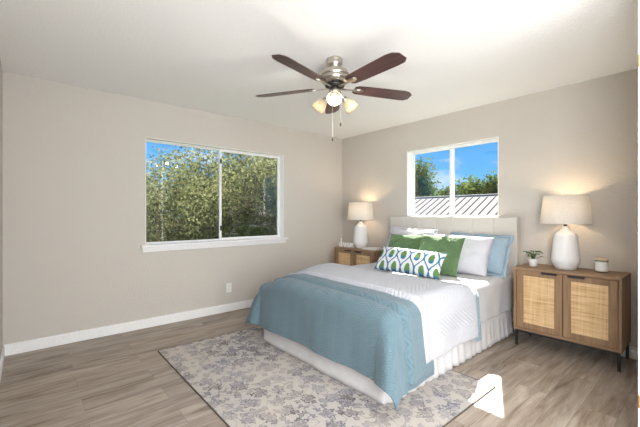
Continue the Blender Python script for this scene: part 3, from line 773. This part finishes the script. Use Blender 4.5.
for a, b in zip(grid, grid[1:]):
    for j in range(rows): bm.faces.new((a[j], a[j+1], b[j+1], b[j]))
bmesh.ops.recalc_face_normals(bm, faces=bm.faces[:])
sk = obj('bed_skirt', bm, M['skirt'], bed, True); world_child(sk)
sm = sk.modifiers.new('thickness', 'SOLIDIFY'); sm.thickness = 0.002

# ------------------------------------------------------------------ quilts
yB = lambda a: -2.035-0.085*(a-BX0)/(BX1-BX0)
yA = lambda a: -1.885-0.05*(a-BX0)/(BX1-BX0)
qu = drape('quilt', BX0+0.07, BX1-0.035, lambda a: -1.80, BY0+0.055, 0.50, 0.55, 0.50, BZ+0.018, 0.09, 0.085, 0.24, M['blue_quilt'], None, 0.012, 7, 0.012, 0.003, 180, 110, kfold=9, lflare=0.13)
tag(qu, 'blue chevron quilted throw hanging over the foot of the bed', 'quilt')
fl = drape('turned_fold', BX0+0.065, BX1-0.025, lambda a: -1.82, yB, 0.44, 0.53, 0, BZ+0.034, 0.09, 0.085, 0.15, M['blue_quilt'], qu, 0.014, 7, 0.008, 0.003, 170, 40, foot=False, kfold=9, lflare=0.14, taillift=(0.012, 0.03, 0.022))
cov = drape('coverlet', BX0+0.05, BX1-0.02, lambda a: -1.15, yA, 0.46, 0.47, 0, BZ+0.050, 0.085, 0.06, 0, M['white_quilt'], None, 0.014, 4, 0.009, 0.007, 170, 80, foot=False, kfold=13, lflare=0.08, taillift=(0.016, 0.035, 0.026), headlift=(-0.030, 0.10))
tag(cov, 'white chevron quilted coverlet across the middle of the bed', 'coverlet')
rv = drape('reverse_edge', BX0+0.045, BX1-0.015, lambda a: -1.085, -1.18, 0.455, 0.475, 0, BZ+0.014, 0.085, 0.06, 0, M['reverse'], cov, 0.005, 4, 0.006, 0.004, 150, 5, foot=False, kfold=13, lflare=0.06)
tag(rv, 'pale blue reverse showing along the head edge')

# ------------------------------------------------------------------ pillows
def pillow(name, label, w, h, t, mat, loc, tilt, rotz=0.0, roll=0.0, flange=0.0, seed=0, pinch=0.07, cat='pillow', group=None, corner_puff=2.2, sag=0.0):
    n = 44
    off = seed*7.3
    def surf(sgn):
        def fn(u, v):
            a, b = 2*u-1, 2*v-1
            # edges bow inward, corners stay
            ex = 1-pinch*(1-b*b) if True else 1; ez = 1-pinch*(1-a*a)
            # edge bow only near the edge
            x = a*(w/2)*(1-(1-ex)*abs(a)**1.5); z = b*(h/2)*(1-(1-ez)*abs(b)**1.5)
            k = max(0.0, (1-abs(a)**corner_puff))*max(0.0, (1-abs(b)**corner_puff))
            y = (t/2)*k**0.42
            wr = mnoise.noise(Vector((a*2.5+off, b*2.5, sgn*3.0)))*0.010 + mnoise.noise(Vector((a*7+off, b*7, sgn*5.0)))*0.004
            y += wr*min(1, k*3)
            # radial creases near the corners
            z -= sag*(1-a*a)*max(0, b)
            return (x, -sgn*y, z+h/2), (a*w/2, b*h/2)
        return fn
    verts, uvs, faces = [], [], []
    for sgn in (1, -1):
        base = len(verts); f = surf(sgn)
        for j in range(n+1):
            for i in range(n+1):
                c, tt = f(i/n, j/n); verts.append(c); uvs.append(tt)
        for j in range(n):
            for i in range(n):
                a = base+j*(n+1)+i; q = (a, a+1, a+n+2, a+n+1)
                faces.append(q if sgn == 1 else q[::-1])
    me = bpy.data.meshes.new(name); me.from_pydata(verts, [], faces); me.update()
    uvl = me.uv_layers.new(name='UVMap')
    for l in me.loops: uvl.data[l.index].uv = uvs[l.vertex_index]
    me.materials.append(mat)
    for p in me.polygons: p.use_smooth = True
    bm = bmesh.new(); bm.from_mesh(me); bmesh.ops.remove_doubles(bm, verts=bm.verts[:], dist=0.0004); bm.to_mesh(me); bm.free()
    o = bpy.data.objects.new(name, me); COL.objects.link(o)
    o.location = loc
    o.rotation_euler = (Matrix.Rotation(rotz, 3, 'Z') @ Matrix.Rotation(-tilt, 3, 'X') @ Matrix.Rotation(roll, 3, 'Y')).to_euler()
    tag(o, label, cat, group)
    if flange:
        def ffn_maker():
            pts = []
            m = 40
            ring = []
            for k in range(4*m):
                s, q = divmod(k, m); r_ = 2*q/m-1
                a, b = [(r_, -1), (1, r_), (-r_, 1), (-1, -r_)][s]
                x = a*(w/2)*(1-pinch*(1-b*b)*abs(a)**1.5); z = b*(h/2)*(1-pinch*(1-a*a)*abs(b)**1.5)
                ring.append((x, z, a, b, k))
            return ring
        ring = ffn_maker(); bm = bmesh.new(); inn, outr = [], []
        for x, z, a, b, k in ring:
            inn.append(bm.verts.new((x*0.985, 0, z*0.985+h/2)))
            wv = 0.012*math.sin(k*0.42+off)+0.008*mnoise.noise(Vector((k*0.2, off, 0)))
            nx = a/max(abs(a), abs(b)) if abs(a) > 0.9 else a*0.2; nz = b if abs(b) > 0.9 else b*0.2
            outr.append(bm.verts.new((x+flange*(a if abs(a) >= abs(b) else a*0.9), wv, z+flange*(b if abs(b) >= abs(a) else b*0.9)+h/2)))
        K = len(ring)
        for k in range(K): bm.faces.new((inn[k], inn[(k+1) % K], outr[(k+1) % K], outr[k]))
        bmesh.ops.recalc_face_normals(bm, faces=bm.faces[:])
        f_ = obj('flange', bm, mat, o, True); s_ = f_.modifiers.new('thickness', 'SOLIDIFY'); s_.thickness = 0.004
    return o
PZ = BZ+0.004
pillow('sham_pillow', 'pale blue flanged pillow at right end against the headboard', 0.66, 0.39, 0.17, M['blue_pillow'], (2.315, -0.325, PZ+0.018), R(21), R(-4), R(1), 0.028, 1, 0.03)
pillow('bed_pillow', 'plump white pillow leaning between blue pillow and large green cushion', 0.66, 0.43, 0.20, M['white_pillow'], (2.215, -0.51, PZ), R(27), R(3), R(1), 0.0, 2, 0.045)
pillow('bed_pillow', 'white pillow at left end behind the smaller green cushion', 0.66, 0.44, 0.18, M['white_pillow'], (1.525, -0.44, PZ+0.02), R(24), R(-2), R(2), 0.025, 3, 0.03)
pillow('green_cushion', 'smaller green quilted cushion on left, mostly behind the patterned lumbar', 0.50, 0.42, 0.14, M['green'], (1.645, -0.65, PZ), R(27), R(6), R(0), 0.0, 4, 0.06, cat='cushion')
pillow('green_cushion', 'larger green quilted cushion standing in front of white pillow', 0.475, 0.44, 0.15, M['green'], (2.125, -0.76, PZ+0.004), R(29), R(7), R(2), 0.0, 5, 0.06, cat='cushion')
pillow('lumbar_cushion', 'long white lumbar cushion printed with blue and green teardrops', 0.73, 0.29, 0.14, M['ogee'], (1.965, -1.04, PZ+0.018), R(38), R(9), R(2.5), 0.0, 6, 0.05, cat='cushion')

# ================================================================== CABINETS
def cabinet(label, loc):
    root = thing('cane_cabinet', label, 'cabinet', loc, 0, 'cane door cabinets beside the bed')
    W, D, z0, z1, t = 0.78, 0.40, 0.150, 0.735, 0.022
    x0, x1 = -W/2, W/2; y0, y1 = -D/2, D/2
    obj('top_panel', B((x0, x1, y0, y1, z1-t, z1)), M['oak_h'], root, bevel=0.002)
    obj('side_panel', B((x0, x0+t, y0, y1, z0, z1-t)), M['oak_v'], root, bevel=0.0015)
    obj('side_panel', B((x1-t, x1, y0, y1, z0, z1-t)), M['oak_v'], root, bevel=0.0015)
    obj('bottom_panel', B((x0+t, x1-t, y0, y1, z0, z0+t)), M['oak_h'], root, bevel=0.0015)
    obj('back_panel', B((x0+t, x1-t, y1-0.008, y1, z0+t, z1-t)), M['oak_h'], root)
    for s in (0, 1):
        a = x0+t+0.003 if s == 0 else 0.003; b = -0.003 if s == 0 else x1-t-0.003
        p, q = z0+t+0.003, z1-t-0.003; yd0, yd1 = y0+0.002, y0+0.020; fw = 0.058
        fr = [(a, a+fw, yd0, yd1, p, q), (b-fw, b, yd0, yd1, p, q), (a+fw, b-fw, yd0, yd1, p, p+fw-0.008), (a+fw, b-fw, yd0, yd1, q-fw+0.010, q)]
        d = obj('door', B(*fr), M['oak_v'], root, bevel=0.0015)
        obj('cane_panel', B((a+fw-0.002, b-fw+0.002, yd0+0.006, yd1-0.002, p+fw-0.010, q-fw+0.012)), M['cane'], d)
        hx = b-0.155 if s == 0 else a+0.035
        obj('handle', B((hx, hx+0.12, yd0-0.016, yd0+0.002, q-0.004, q+0.001), (hx, hx+0.12, yd0-0.016, yd0-0.012, q-0.016, q-0.004)), M['black_metal'], d, bevel=0.001)
    lw = 0.02; zz = z0-0.001
    obj('base_rail', B((x0+0.01, x1-0.01, y0+0.008, y0+0.008+lw, zz-0.02, zz), (x0+0.01, x1-0.01, y1-0.008-lw, y1-0.008, zz-0.02, zz), (x0+0.01, x0+0.01+lw, y0+0.028, y1-0.028, zz-0.02, zz), (x1-0.01-lw, x1-0.01, y0+0.028, y1-0.028, zz-0.02, zz)), M['black_metal'], root)
    for x in (x0+0.01, x1-0.01-lw):
        for y in (y0+0.008, y1-0.008-lw):
            obj('leg', B((x, x+lw, y, y+lw, 0, zz-0.02)), M['black_metal'], root, bevel=0.001)
    return root
cab = cabinet('brown wooden cabinet with two cane doors on right of the bed, potted plant on top', (3.158, -0.225, 0))
cab2 = copy_tree(cab); cab2.location = (0.660, -0.225, 0)
cab2['label'] = 'brown wooden cabinet with cane doors in the far corner left of the bed'
CZ = 0.735

# ------------------------------------------------------------------ lamps
def lamp(label, loc):
    root = thing('table_lamp', label, 'lamp', loc, 0, 'white table lamps')
    bm = bmesh.new()
    lathe(bm, [(0, 0), (0.070, 0), (0.078, 0.004), (0.092, 0.03), (0.106, 0.062), (0.110, 0.078), (0.109, 0.095), (0.104, 0.16), (0.096, 0.24), (0.091, 0.295), (0.086, 0.312), (0.074, 0.328), (0.052, 0.345), (0.036, 0.360), (0.027, 0.376), (0.0245, 0.39), (0, 0.39)], 56)
    obj('base', bm, M['ceramic'], root, True)
    bm = bmesh.new(); lathe(bm, [(0, 0.39), (0.013, 0.39), (0.013, 0.425), (0.018, 0.428), (0.018, 0.465), (0, 0.465)], 20)
    obj('socket', bm, M['bronze'], root, True)
    zb, zt2, rb, rt = 0.412, 0.668, 0.197, 0.172
    bm = bmesh.new(); seg_ = 64
    lathe(bm, [(rb, zb), (rt, zt2), (rt-0.003, zt2), (rb-0.003, zb), (rb, zb)], seg_)
    sh = obj('lamp_shade', bm, M['shade'], root, True)
    bm = bmesh.new()
    for k in range(3):
        a = 2*PI*k/3; tube(bm, [(0.018*math.cos(a), 0.018*math.sin(a), 0.45), ((rt+0.006)*math.cos(a), (rt+0.006)*math.sin(a), 0.56)], 0.002, 6)
    obj('shade_spider', bm, M['bronze'], sh)
    bm = bmesh.new(); lathe(bm, [(0, 0.465), (0.014, 0.468), (0.020, 0.49), (0.030, 0.515), (0.031, 0.535), (0.022, 0.556), (0, 0.564)], 20)
    obj('bulb', bm, M['bulb'], root, True)
    d = bpy.data.lights.new('lamp_light', 'POINT'); d.energy = 3.6; d.color = (1.0, 0.72, 0.42); d.shadow_soft_size = 0.03
    lo = bpy.data.objects.new('lamp_light', d); COL.objects.link(lo); lo.parent = root; lo.location = (0.0, 0, 0.585)
    return root
lp = lamp('white ribbed table lamp between potted plant and candle, right of the bed', (3.125, -0.20, CZ))
lp2 = copy_tree(lp); lp2.location = (0.60, -0.205, CZ)
lp2['label'] = 'white ribbed table lamp in the far corner, behind the word sign'

# ------------------------------------------------------------------ plant, candle, sign, book
pl = thing('potted_plant', 'small leafy green plant in white pot on right cabinet', 'plant', (2.875, -0.235, CZ))
bm = bmesh.new(); lathe(bm, [(0, 0), (0.030, 0), (0.034, 0.004), (0.041, 0.066), (0.0415, 0.070), (0.038, 0.070), (0.037, 0.058), (0, 0.058)], 36); obj('pot', bm, M['pot'], pl, True)
bm = bmesh.new(); lathe(bm, [(0.0368, 0.0585), (0.02, 0.063), (0, 0.062)], 24); obj('soil', bm, M['soil'], pl, True)
rnd = random.Random(4)
def leaf(bm, base, d, ln, wd):
    d = Vector(d).normalized(); sdv = d.cross(Vector((0, 0, 1))).normalized(); up = sdv.cross(d)
    prof = [(0, 0.05), (0.2, 0.7), (0.45, 1.0), (0.7, 0.75), (0.9, 0.35), (1.0, 0.02)]; prev = None
    for t, w_ in prof:
        c = Vector(base)+d*ln*t-Vector((0, 0, 1))*ln*0.35*t*t
        tri = [bm.verts.new(c-sdv*wd*w_+up*wd*w_*0.35), bm.verts.new(c), bm.verts.new(c+sdv*wd*w_+up*wd*w_*0.35)]
        if prev:
            bm.faces.new((prev[0], prev[1], tri[1], tri[0])); bm.faces.new((prev[1], prev[2], tri[2], tri[1]))
        prev = tri
for k in range(17):
    a = k*2.4; rr = 0.008+0.03*(k/17); hgt = 0.10+0.05*rnd.random()-0.02*(k/17)
    tip = Vector((rr*math.cos(a)*1.5, rr*math.sin(a)*1.5, hgt))
    bm = bmesh.new(); tube(bm, catmull([(0.01*math.cos(a), 0.01*math.sin(a), 0.05), (tip.x*0.5, tip.y*0.5, hgt*0.8), tip], 4), 0.0014, 5)
    st = obj('stem', bm, M['leaf_pot'], pl, True)
    bm = bmesh.new(); leaf(bm, tip, (math.cos(a), math.sin(a), 0.35), 0.045+0.015*rnd.random(), 0.016+0.004*rnd.random())
    obj('leaf', bm, M['leaf_pot'], st, True)

ca = thing('jar_candle', 'pale glass jar candle with light wood lid on right cabinet', 'candle', (3.385, -0.20, CZ)); ca.scale = (1.12, 1.12, 1.22)
bm = bmesh.new(); lathe(bm, [(0, 0), (0.036, 0), (0.040, 0.004), (0.040, 0.086), (0.0375, 0.086), (0.0375, 0.008), (0, 0.008)], 40); obj('jar', bm, M['jar'], ca, True)
bm = bmesh.new(); lathe(bm, [(0, 0.0085), (0.037, 0.0085), (0.037, 0.080), (0, 0.079)], 36); obj('wax', bm, M['wax'], ca, True)
bm = bmesh.new(); lathe(bm, [(0, 0.087), (0.041, 0.087), (0.0415, 0.089), (0.0415, 0.099), (0.040, 0.101), (0, 0.101)], 40); obj('lid', bm, M['lid_wood'], ca, True, bevel=0)
bm = bmesh.new()                                     # paper label wrapped round the front
A = []
for k in range(19):
    a = R(-175)+R(170)*k/18
    A.append([bm.verts.new((0.0406*math.cos(a), 0.0406*math.sin(a), z)) for z in (0.014, 0.076)])
for p, q in zip(A, A[1:]): bm.faces.new((p[0], q[0], q[1], p[1]))
obj('label', bm, M['label'], ca, True)

# 'dream' in one bent white wire, script letters
u = 0.037
P = [(0.0, 0.9), (-0.35, 1.35), (-0.2, 1.75), (0.6, 1.75)]
dream = [(0.95, 1.55), (0.45, 1.8), (0.0, 1.3), (0.05, 0.45), (0.5, 0.12), (0.95, 0.6), (1.05, 1.5), (1.1, 3.2), (1.05, 3.5), (0.95, 3.2), (0.98, 1.2), (1.1, 0.35), (1.4, 0.15),
         (1.75, 0.6), (2.0, 1.5), (2.15, 1.85), (2.3, 1.6), (2.6, 1.55), (2.55, 0.7), (2.75, 0.18), (3.05, 0.3),
         (3.4, 0.75), (3.85, 1.2), (3.8, 1.7), (3.5, 1.75), (3.3, 1.1), (3.4, 0.35), (3.8, 0.12), (4.3, 0.5),
         (4.7, 1.2), (5.2, 1.75), (4.8, 1.75), (4.5, 1.1), (4.65, 0.25), (5.05, 0.25), (5.35, 1.0), (5.4, 1.7), (5.4, 0.8), (5.55, 0.2), (5.85, 0.4),
         (6.1, 1.2), (6.2, 1.7), (6.2, 0.15), (6.25, 0.8), (6.55, 1.65), (6.85, 1.5), (6.9, 0.15), (6.95, 0.8), (7.25, 1.65), (7.6, 1.5), (7.6, 0.5), (7.8, 0.12), (8.3, 0.45)]
bm = bmesh.new(); tube(bm, catmull([(x*u, 0, z*u) for x, z in dream], 5), 0.0058, 6)
ws = tag(obj('word_sign', bm, M['white_sign'], None, True, (0.30, -0.345, CZ+0.003)), 'white script sign reading dream on the left cabinet', 'sign')

bk = thing('book', 'thin white book lying flat beside the lamp on left cabinet', 'book', (0.86, -0.24, CZ), R(3))
obj('cover', B((-0.125, 0.125, -0.085, 0.085, 0, 0.003), (-0.125, 0.125, -0.085, 0.085, 0.019, 0.022), (-0.125, -0.122, -0.085, 0.085, 0.003, 0.019)), M['cover'], bk)
obj('pages', B((-0.122, 0.12, -0.08, 0.08, 0.003, 0.019)), M['paper'], bk)

# ------------------------------------------------------------------ wall outlet
ol = thing('wall_outlet', 'white duplex wall outlet low on the wall under the window', 'outlet', (0, -2.0, 0.30))
obj('cover_plate', B((0.0, 0.006, -0.036, 0.036, -0.058, 0.058)), M['white_plastic'], ol, bevel=0.002)
for z in (-0.022, 0.022):
    s = obj('socket', B((0.006, 0.008, -0.016, 0.016, z-0.014, z+0.014)), M['white_plastic'], ol, bevel=0.001)
    obj('slots', B((0.0078, 0.0084, -0.008, -0.005, z-0.004, z+0.006), (0.0078, 0.0084, 0.005, 0.008, z-0.004, z+0.006)), M['dark_plastic'], s)

# ================================================================== CEILING FAN
FC = (2.045, -2.07)
fan = thing('ceiling_fan', 'five blade dark walnut ceiling fan with nickel body and three lights', 'ceiling fan', (FC[0], FC[1], H-0.03))
bm = bmesh.new(); lathe(bm, [(0, 0.03), (0.064, 0.03), (0.064, 0.022), (0.058, 0.004), (0.062, -0.008), (0.060, -0.020), (0.050, -0.030), (0.047, -0.045), (0.056, -0.052), (0, -0.052)], 40); obj('canopy', bm, M['nickel'], fan, True)
bm = bmesh.new(); lathe(bm, [(0, -0.050), (0.060, -0.050), (0.088, -0.058), (0.108, -0.074), (0.118, -0.095), (0.119, -0.108), (0.112, -0.112), (0.112, -0.120), (0.119, -0.124), (0.117, -0.140), (0.100, -0.158), (0.075, -0.168), (0, -0.170)], 56); obj('motor_housing', bm, M['nickel'], fan, True)
bm = bmesh.new(); lathe(bm, [(0, -0.169), (0.070, -0.169), (0.078, -0.176), (0.078, -0.186), (0.068, -0.192), (0, -0.192)], 40); obj('flywheel', bm, M['black_metal'], fan, True)
bz = -0.194
fwd_ang = math.atan2(0.650, -0.761)
for k in range(5):
    a = fwd_ang+2*PI*k/5
    bm = bmesh.new()
    ol_ = [(0.165, -0.040), (0.195, -0.056), (0.30, -0.063), (0.60, -0.070), (0.652, -0.060), (0.69, -0.028), (0.69, 0.040), (0.658, 0.066), (0.60, 0.070), (0.30, 0.063), (0.195, 0.056), (0.165, 0.040)]
    poly_prism(bm, ol_, -0.003, 0.003)
    o = obj('blade', bm, M['blade_wood'], fan, bevel=0.0015)
    o.rotation_euler = (Matrix.Rotation(a, 3, 'Z') @ Matrix.Rotation(R(-12), 3, 'X')).to_euler(); o.location = (0, 0, bz)
    bm = bmesh.new()                                  # nickel iron: arm and leaf-shaped plate under the blade
    poly_prism(bm, [(0.055, -0.014), (0.12, -0.008), (0.16, -0.010), (0.18, -0.022), (0.21, -0.027), (0.24, -0.018), (0.252, 0), (0.24, 0.018), (0.21, 0.027), (0.18, 0.022), (0.16, 0.010), (0.12, 0.008), (0.055, 0.014)], -0.0085, -0.0035)
    poly_prism(bm, [(0.185, -0.013), (0.215, -0.015), (0.236, 0), (0.215, 0.015), (0.185, 0.013)], -0.013, -0.0085)
    obj('blade_iron', bm, M['nickel'], o, bevel=0.001)
bm = bmesh.new(); lathe(bm, [(0, -0.192), (0.040, -0.192), (0.042, -0.212), (0.050, -0.228), (0.052, -0.268), (0.044, -0.283), (0.025, -0.296), (0, -0.300)], 40); kit = obj('light_kit', bm, M['nickel'], fan, True)
for k in range(3):
    a = fwd_ang+PI+2*PI*k/3-R(4)
    dirh = Vector((math.cos(a), math.sin(a), 0)); tilt = R(38)
    ax = (dirh*math.cos(tilt)+Vector((0, 0, -1))*math.sin(tilt)).normalized()
    p0 = Vector((0, 0, -0.258))+dirh*0.038
    bm = bmesh.new(); pt = p0+dirh*0.022+Vector((0, 0, 0.004)); p2 = pt+ax*0.035
    tube(bm, catmull([p0, pt, p2], 5), 0.011, 10)
    Mx = Matrix.Translation(p2) @ ax.to_track_quat('Z', 'Y').to_matrix().to_4x4()
    lathe(bm, [(0, -0.012), (0.020, -0.012), (0.026, 0.0), (0.026, 0.014), (0, 0.014)], 24, Mx)
    obj('lamp_arm', bm, M['nickel'], fan, True)
    bm = bmesh.new()
    lathe(bm, [(0.024, 0.004), (0.030, 0.018), (0.043, 0.045), (0.052, 0.075), (0.058, 0.105), (0.055, 0.105), (0.049, 0.075), (0.040, 0.045), (0.027, 0.018), (0.021, 0.006), (0.024, 0.004)], 40, Mx)
    g = obj('glass_shade', bm, M['frost'], fan, True)
    bm = bmesh.new(); lathe(bm, [(0, 0.016), (0.013, 0.018), (0.014, 0.036), (0.026, 0.058), (0.028, 0.074), (0.021, 0.090), (0, 0.098)], 24, Mx); obj('bulb', bm, M['fan_bulb'], g, True)
    d = bpy.data.lights.new('fan_light', 'POINT'); d.energy = 2.6; d.color = (1.0, 0.92, 0.80); d.shadow_soft_size = 0.028
    lo = bpy.data.objects.new('fan_light', d); COL.objects.link(lo); lo.parent = fan; lo.location = p2+ax*0.112
for (dx, dy, ln) in ((0.010, -0.035, 0.36), (0.045, 0.02, 0.24)):
    bm = bmesh.new(); tube(bm, [(dx, dy, -0.29), (dx, dy, -0.27-ln+0.03)], 0.0016, 5)
    c = obj('pull_chain', bm, M['nickel'], fan)
    bm = bmesh.new(); lathe(bm, [(0, -0.27-ln), (0.005, -0.268-ln), (0.006, -0.252-ln), (0.003, -0.24-ln), (0, -0.24-ln)], 12, Matrix.Translation((dx, dy, 0)))
    obj('fob', bm, M['bronze'], c, True)
